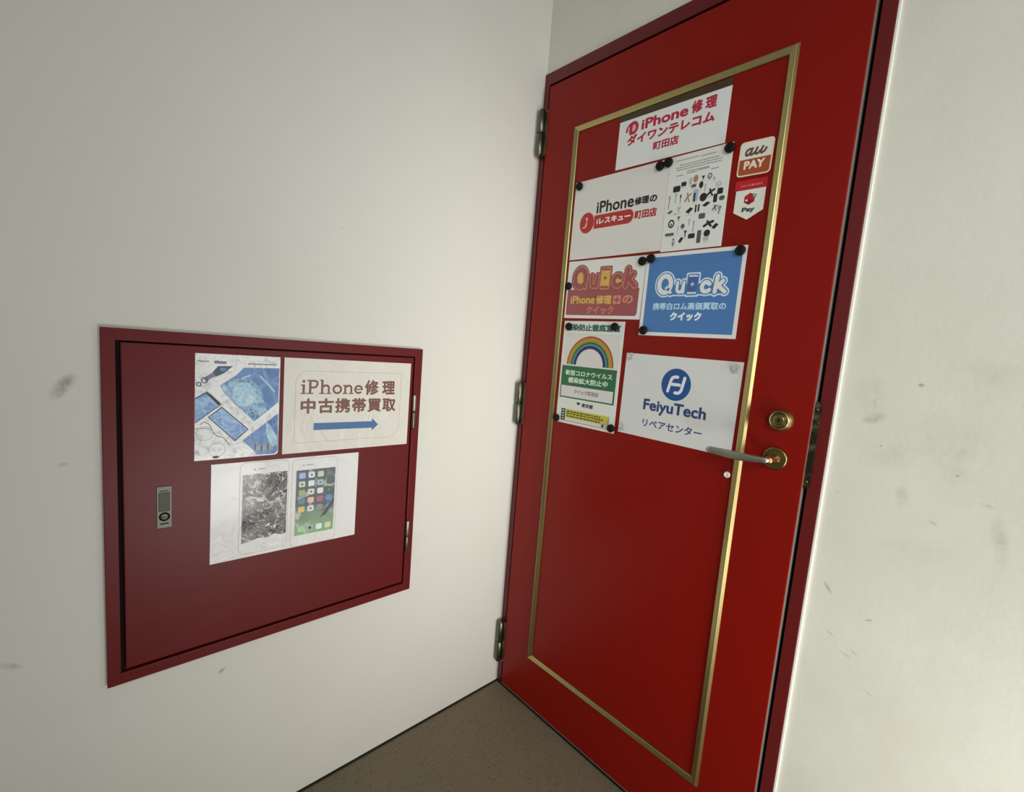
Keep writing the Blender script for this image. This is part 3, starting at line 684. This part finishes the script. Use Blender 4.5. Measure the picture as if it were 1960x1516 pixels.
# --- posters on the cabinet
def photo_blue(name, a, b, sc):
    m = mat(name, a, 0.36, coat=0.22, coat_rough=0.08); t = NT(m)
    v = t.voro(sc, 'DISTANCE_TO_EDGE'); n = t.noise(sc*0.5, 4, 0.65, dist=0.8)
    f = t.math('MAXIMUM', t.rng(v, 0.05, 0.0), t.rng(n, 0.42, 0.70))
    t.col(t.mix(f, a, b)); t.bump(t.noise(13, 4, 0.6, dist=1.0), 0.6, 0.008)
    return m
PB = photo_blue('ink_cracked_blue', obs(84, 122, 164), obs(166, 204, 228), 90)
PB2 = photo_blue('ink_plain_blue', obs(80, 114, 162), obs(104, 140, 184), 12)
PB3 = photo_blue('ink_phone_blue', obs(100, 140, 190), obs(160, 192, 224), 60)
PBI = photo_blue('ink_ice_blue', obs(122, 168, 200), obs(196, 226, 240), 110)
def photo_bg():
    m = mat('ink_marble_grey', obs(214, 220, 218), 0.36, coat=0.22, coat_rough=0.08); t = NT(m)
    n = t.noise(60, 4, 0.7, dist=1.2)
    t.col(t.mix(t.rng(n, 0.48, 0.75), obs(216, 221, 220), obs(150, 160, 160))); t.bump(t.noise(13, 4, 0.6, dist=1.0), 0.6, 0.008)
    return m
s = Sheet('repair_poster', 'cabinet', -0.9090, -0.7525, 0.9175, 1.1385, photo_bg(), rot=-0.006, outline=rrect(-0.9090, -0.7525, 0.9175, 1.1385, (0.001, 0.007, 0.001, 0.001)))
VIO = ink('violet_grey', 118, 114, 140); NB = ink('ink_slate', 66, 78, 92); CRMW = ink('warm_grey', 196, 196, 186); PLW = ink('pale_frame', 214, 220, 222)
s.poly('tablet_picture', PLW, 0, [(-0.872, 1.075), (-0.842, 1.105), (-0.826, 1.1135), (-0.7535, 1.1145), (-0.7535, 1.030), (-0.802, 0.988)])
s.poly('tablet_picture', PB2, 1, [(-0.8660, 1.0740), (-0.8371, 1.0960), (-0.8230, 1.1125), (-0.7542, 1.1135), (-0.7546, 1.0376), (-0.8025, 0.9950)])
s.poly('tablet_picture', PB, 2, [(-0.866, 1.0740), (-0.846, 1.0860), (-0.820, 1.0900), (-0.802, 1.0830), (-0.790, 1.0640), (-0.783, 1.0380), (-0.778, 1.0190), (-0.8025, 0.9960), (-0.838, 1.0330), (-0.860, 1.0600)])
s.poly('tablet_picture', PBI, 3, ell(-0.822, 1.0550, 0.022, 0.026, 24))
s.stroke('tablet_picture', PALE, 3, [(-0.7920, 1.0955), (-0.7628, 1.0616)], 0.0026)
s.stroke('tablet_picture', PALE, 3, [(-0.826, 1.0900), (-0.812, 1.0960)], 0.0030)
s.poly('tablet_picture', PB2, 1, [(-0.8240, 0.9545), (-0.7545, 1.0120), (-0.7535, 0.9270), (-0.7600, 0.9200), (-0.7960, 0.9210), (-0.8080, 0.9380)])
s.poly('tablet_picture', PBI, 2, [(-0.7790, 0.9945), (-0.7720, 0.9890), (-0.7560, 0.9600), (-0.7545, 0.9380), (-0.7680, 0.9380), (-0.7780, 0.9680)])
for j in range(9):
    u = -0.800+0.0042*j; s.rect('tablet_picture', (GRT, YEL, LG)[j % 3], 3, u, u+0.0022, 0.9280+random.uniform(0, .004), 0.9400+random.uniform(0, .004))
s.poly('phone_pictures', NB, 1, [(-0.9085, 1.0480), (-0.8885, 1.0615), (-0.8630, 1.0340), (-0.9085, 0.9955)])
s.poly('phone_pictures', PB3, 2, [(-0.9084, 1.0450), (-0.8905, 1.0565), (-0.8680, 1.0320), (-0.9084, 0.9985)])
s.poly('phone_pictures', DK, 3, [(-0.8880, 1.0590), (-0.8825, 1.0560), (-0.8650, 1.0370), (-0.8690, 1.0330)])
s.poly('phone_pictures', NB, 1, [(-0.8870, 1.0080), (-0.8625, 1.0295), (-0.8120, 0.9790), (-0.8375, 0.9535)])
s.poly('phone_pictures', PB3, 2, [(-0.8845, 1.0080), (-0.8625, 1.0265), (-0.8150, 0.9790), (-0.8378, 0.9568)])
s.poly('watch_picture', NB, 1, [(-0.8810, 1.0985), (-0.8700, 1.1140), (-0.8440, 1.1145), (-0.8600, 1.0990), (-0.8740, 1.0920)])
s.poly('watch_picture', PB2, 2, [(-0.8670, 1.1110), (-0.8530, 1.1110), (-0.8600, 1.1030), (-0.8655, 1.1040)])
s.stroke('watch_picture', VIO, 1, [(-0.8930, 1.0850), (-0.8760, 1.0970)], 0.0085, cap=False)
s.band('watch_picture', NB, 2, -0.8930, 1.0840, 0.0040, 0.0062, n=20); s.band('watch_picture', NB, 2, -0.9025, 1.0760, 0.0028, 0.0048, n=20)
s.poly('title_print', VIO, 1, [(-0.8770, 1.1192), (-0.8560, 1.1185), (-0.8548, 1.1240), (-0.8700, 1.1245), (-0.8705, 1.1262), (-0.8720, 1.1262), (-0.8722, 1.1246), (-0.8770, 1.1248)])
s.rect('small_print', GR, 1, -0.9050, -0.8855, 1.1215, 1.1238); s.rect('caption', GR, 1, -0.8160, -0.7610, 1.1195, 1.1222)
BRZ = ink('bronze_line', 120, 122, 112)
s.stroke('glasses_picture', BRZ, 1, [(-0.9080, 0.9850), (-0.8900, 0.9850), (-0.8790, 0.9800)], 0.0014)
s.stroke('glasses_picture', BRZ, 1, [(-0.9000, 0.9930), (-0.8935, 0.9985), (-0.8840, 0.9930), (-0.8770, 0.9760), (-0.8700, 0.9670), (-0.8590, 0.9640), (-0.8470, 0.9460)], 0.0016)
s.band('glasses_picture', LG, 1, -0.8920, 0.9740, 0.0140, 0.0150, n=28); s.band('glasses_picture', LG, 1, -0.8700, 0.9380, 0.0140, 0.0150, n=28)
s.poly('glasses_picture', DK, 1, ell(-0.8720, 0.9228, 0.0060, 0.0026, 16))
s.done('blue and white photo poster of cracked devices, left on the red cabinet', 'poster', CABG)

BRT = ink('brown_text', 106, 70, 58); ARB = ink('arrow_blue', 62, 98, 146); FRL = ink('fine_line', 178, 168, 156)
s = Sheet('direction_poster', 'cabinet', -0.7440, -0.4263, 0.9155, 1.1375, laminate('cream_laminate', obs(201, 199, 190)), rot=-0.004)
o_ = rrect(-0.7190, -0.4536, 0.9395, 1.1090, (0.0, 0.030, 0.0, 0.030), 8)
s.stroke('border_line', FRL, 0, o_+[o_[0]], 0.0012, cap=False)
# slab-serif latin letters drawn stroke by stroke
SW = 0.0054
def slab(u, v, w_, t_=0.0026): s.rect('lettering', BRT, 0, u-w_/2, u+w_/2, v, v+t_)
b0, xh, ca = 1.0548, 1.0772, 1.0880
# i
s.rect('lettering', BRT, 0, -0.7040, -0.6988, b0, xh); slab(-0.7014, b0, 0.0125); slab(-0.7034, xh-0.0026, 0.0085); s.poly('lettering', BRT, 0, ell(-0.7014, 1.0845, 0.0034, n=18))
# P
s.rect('lettering', BRT, 0, -0.6895, -0.6843, b0, ca); slab(-0.6868, b0, 0.0150); slab(-0.6880, ca-0.0026, 0.0125)
s.stroke('lettering', BRT, 0, [(-0.6850, ca-0.0020), (-0.6760, ca-0.0022), (-0.6710, 1.0835), (-0.6705, 1.0780), (-0.6735, 1.0720), (-0.6790, 1.0700), (-0.6850, 1.0700)], 0.0044)
# h
s.rect('lettering', BRT, 0, -0.6620, -0.6570, b0, ca+0.0010); slab(-0.6595, b0, 0.0130); slab(-0.6612, ca-0.0016, 0.0080)
s.stroke('lettering', BRT, 0, [(-0.6575, 1.0720), (-0.6530, 1.0755), (-0.6470, 1.0750), (-0.6440, 1.0710), (-0.6438, b0+0.001)], 0.0046, cap=False); slab(-0.6438, b0, 0.0120)
# o
s.band('lettering', BRT, 0, -0.6235, 1.0660, 0.0068, 0.0116, n=32)
# n
s.rect('lettering', BRT, 0, -0.6065, -0.6017, b0, xh); slab(-0.6041, b0, 0.0125); slab(-0.6060, xh-0.0026, 0.0080)
s.stroke('lettering', BRT, 0, [(-0.6020, 1.0720), (-0.5975, 1.0755), (-0.5915, 1.0750), (-0.5888, 1.0710), (-0.5886, b0+0.001)], 0.0046, cap=False); slab(-0.5886, b0, 0.0120)
# e
s.band('lettering', BRT, 0, -0.5702, 1.0660, 0.0066, 0.0112, 0.0, 1.78*PI, n=30); s.rect('lettering', BRT, 0, -0.5790, -0.5592, 1.0648, 1.0678)
s.text('lettering', BRT, 0, '修 理', -0.5540, -0.4705, 1.0520, 1.0905, 0.036)
s.text('lettering', BRT, 0, '中古携帯買取', -0.7070, -0.4660, 1.0080, 1.0445, 0.036, track=1.14)
s.poly('arrow', ARB, 0, [(-0.6764, 0.9850), (-0.6764, 0.9682), (-0.5305, 0.9664), (-0.5303, 0.9590), (-0.5134, 0.9745), (-0.5310, 0.9920), (-0.5307, 0.9836)])
s.done('white laminated sign with brown lettering and a blue arrow pointing right', 'sign', CABG)

def cracked():
    m = mat('ink_cracked_glass', obs(90, 90, 88), 0.36, coat=0.22, coat_rough=0.08); t = NT(m)
    v = t.voro(150, 'DISTANCE_TO_EDGE'); n = t.noise(48, 5, 0.75, dist=1.5); n2 = t.noise(20, 3, 0.6)
    f = t.math('MAXIMUM', t.math('MULTIPLY', t.rng(v, 0.04, 0.0), 0.4), t.rng(n, 0.52, 0.63))
    base = t.mix(t.rng(n2, 0.38, 0.6), obs(34, 34, 34), obs(104, 102, 98))
    t.col(t.mix(f, base, obs(206, 206, 204))); t.bump(t.noise(13, 4, 0.6, dist=1.0), 0.6, 0.008)
    return m
def wallpaper():
    m = mat('ink_phone_wallpaper', obs(70, 90, 94), 0.36, coat=0.22, coat_rough=0.08); t = NT(m)
    sep = t.n.new('ShaderNodeSeparateXYZ'); t.l.new(t.co.outputs['Object'], sep.inputs[0])
    z = t.math('ADD', sep.outputs[2], t.math('MULTIPLY', t.math('SUBTRACT', t.noise(26, 3, 0.5), 0.5), 0.05))
    c = t.mix(t.rng(z, -0.010, -0.040), obs(78, 90, 98), obs(118, 140, 118))
    c = t.mix(t.rng(z, -0.045, -0.075), c, obs(120, 166, 118))
    c = t.mix(t.rng(t.noise(40, 3, 0.6), 0.55, 0.75), c, obs(196, 200, 186))
    t.col(c)
    return m
s = Sheet('phone_poster', 'cabinet', -0.8815, -0.5640, 0.6860, 0.9055, M_LAM, rot=-0.010)
s.poly('phone_pictures', FRL, 0, rrect(-0.8290, -0.7290, 0.6935, 0.9035, 0.012)); s.poly('phone_pictures', M_LAM, 1, rrect(-0.8280, -0.7300, 0.6945, 0.9025, 0.0112))
s.poly('phone_pictures', FRL, 0, rrect(-0.7225, -0.6165, 0.6870, 0.9010, 0.012)); s.poly('phone_pictures', M_LAM, 1, rrect(-0.7215, -0.6175, 0.6880, 0.9000, 0.0112))
s.rect('broken_screen', cracked(), 2, -0.8235, -0.7322, 0.7190, 0.8760)
s.poly('broken_screen', M_LAM, 3, [(-0.8236, 0.7185), (-0.7320, 0.7185), (-0.7320, 0.7275), (-0.7420, 0.7250), (-0.7560, 0.7300), (-0.7700, 0.7240), (-0.7900, 0.7265), (-0.8080, 0.7215)])
s.rect('whole_screen', wallpaper(), 2, -0.7128, -0.6216, 0.7135, 0.8735)
for (a, b, v) in ((-0.792, -0.780, 0.8865), (-0.689, -0.676, 0.8850)):
    s.poly('phone_pictures', GR, 2, ell(a-0.008, v, 0.0016, n=12)); s.stroke('phone_pictures', GR, 2, [(a, v), (b, v+0.0004)], 0.0018)
s.band('phone_pictures', FRL, 2, -0.778, 0.7055, 0.0055, 0.0062, n=24); s.band('phone_pictures', FRL, 2, -0.669, 0.7000, 0.0055, 0.0062, n=24)
cols = [[(150, 176, 214), (214, 214, 222), (196, 190, 170), (96, 112, 108)], [(196, 196, 176), (206, 216, 216), (150, 186, 186), (80, 100, 84)], [(150, 160, 120), (212, 208, 190), (214, 214, 204), (72, 96, 78)],
        [(96, 128, 150), (216, 176, 152), (176, 92, 120), (100, 134, 184)], [(204, 182, 120), (206, 212, 208), (128, 138, 134), (130, 150, 170)]]
for r_ in range(5):
    for c_ in range(4):
        if r_ == 4 and c_ == 3: continue
        u = -0.6992+0.0213*c_; v = 0.8600-0.0208*r_
        s.poly('whole_screen', ink('app_%d_%d' % (r_, c_), *cols[r_][c_]), 3, rrect(u-0.0072, u+0.0072, v-0.0070, v+0.0070, 0.003, 4))
        if (r_*3+c_) % 2: s.poly('whole_screen', ink('app_mark', 110, 118, 120), 4, ell(u, v, 0.0030, n=12))
for c_, q in enumerate(((150, 200, 140), (150, 166, 172), (216, 222, 218), (206, 196, 168))):
    u = -0.6988+0.0212*c_; s.poly('whole_screen', ink('dock_%d' % c_, *q), 3, rrect(u-0.0072, u+0.0072, 0.7205, 0.7345, 0.003, 4))
s.poly('whole_screen', DK, 4, ell(-0.6776, 0.7275, 0.0032, n=14))
s.poly('whole_screen', NB, 3, [(-0.6560, 0.7480), (-0.6400, 0.7720), (-0.6220, 0.7960), (-0.6218, 0.7860), (-0.6400, 0.7560)])
s.done('white laminated poster picturing a shattered and an intact phone, lowest on the red cabinet', 'poster', CABG)

# ------------------------------------------------------------------ magnets
def magnet_mesh(m, r=0.0112, hh=0.0085):
    bm = bmesh.new()
    lathe(bm, [(r*0.92, 0), (r, 0.001), (r, hh*0.55), (r*0.93, hh*0.85), (r*0.78, hh), (r*0.58, hh*0.97), (r*0.45, hh*0.86), (0, hh*0.80)], OUT_DOOR, 32)
    bmesh.ops.recalc_face_normals(bm, faces=bm.faces[:])
    me = bpy.data.meshes.new('magnet'); bm.to_mesh(me); bm.free(); me.materials.append(m)
    return me
mm = magnet_mesh(M_MAG); mc = magnet_mesh(M_CLEAR, 0.0098, 0.006); mw = magnet_mesh(M_WHITEMAG, 0.0072, 0.006)
MAGS = [
 (0.1982, 1.6821, 'black round magnet at the top left corner of the sign with the round red emblem'),
 (0.4595, 1.6821, 'black round magnet at the top right corner of the sign with the round red emblem'),
 (0.4821, 1.6854, 'black round magnet at the top left corner of the product picture sheet'),
 (0.6329, 1.6836, 'black round magnet at the top right corner of the product picture sheet'),
 (0.4378, 1.4515, 'black round magnet at the top right corner of the maroon logo sign'),
 (0.1912, 1.3983, 'black round magnet on the left edge of the maroon logo sign'),
 (0.4625, 1.4563, 'black round magnet at the top left corner of the blue sign'),
 (0.6860, 1.4553, 'black round magnet at the top right corner of the blue sign'),
 (0.4628, 1.2746, 'black round magnet at the bottom left corner of the blue sign'),
 (0.2067, 1.2791, 'black round magnet at the top left corner of the rainbow poster'),
 (0.3723, 1.2816, 'black round magnet at the top right corner of the rainbow poster'),
 (0.1897, 1.0008, 'black round magnet at the bottom left corner of the rainbow poster'),
 (0.3942, 1.0033, 'black round magnet at the bottom right corner of the rainbow poster')]
for x, z, lb in MAGS:
    o = bpy.data.objects.new('magnet', mm); C.objects.link(o); o.location = (x, YL-0.0022, z); tag(o, lb, 'magnet', 'black magnets on the door')
for x, z, lb in ((0.4340, 1.2055, 'clear round magnet at the top left corner of the board with navy emblem'),
                 (0.7105, 1.1962, 'clear round magnet at the top right corner of the board with navy emblem'),
                 (0.4297, 1.0145, 'clear round magnet at the bottom left corner of the board with navy emblem')):
    o = bpy.data.objects.new('magnet', mc); C.objects.link(o); o.location = (x, YL-0.0016, z); tag(o, lb, 'magnet', 'clear magnets on the door')
o = bpy.data.objects.new('magnet', mw); C.objects.link(o); o.location = (0.7215, YL, 0.955); tag(o, 'small white magnet alone on the bare red door below the lever handle', 'magnet')
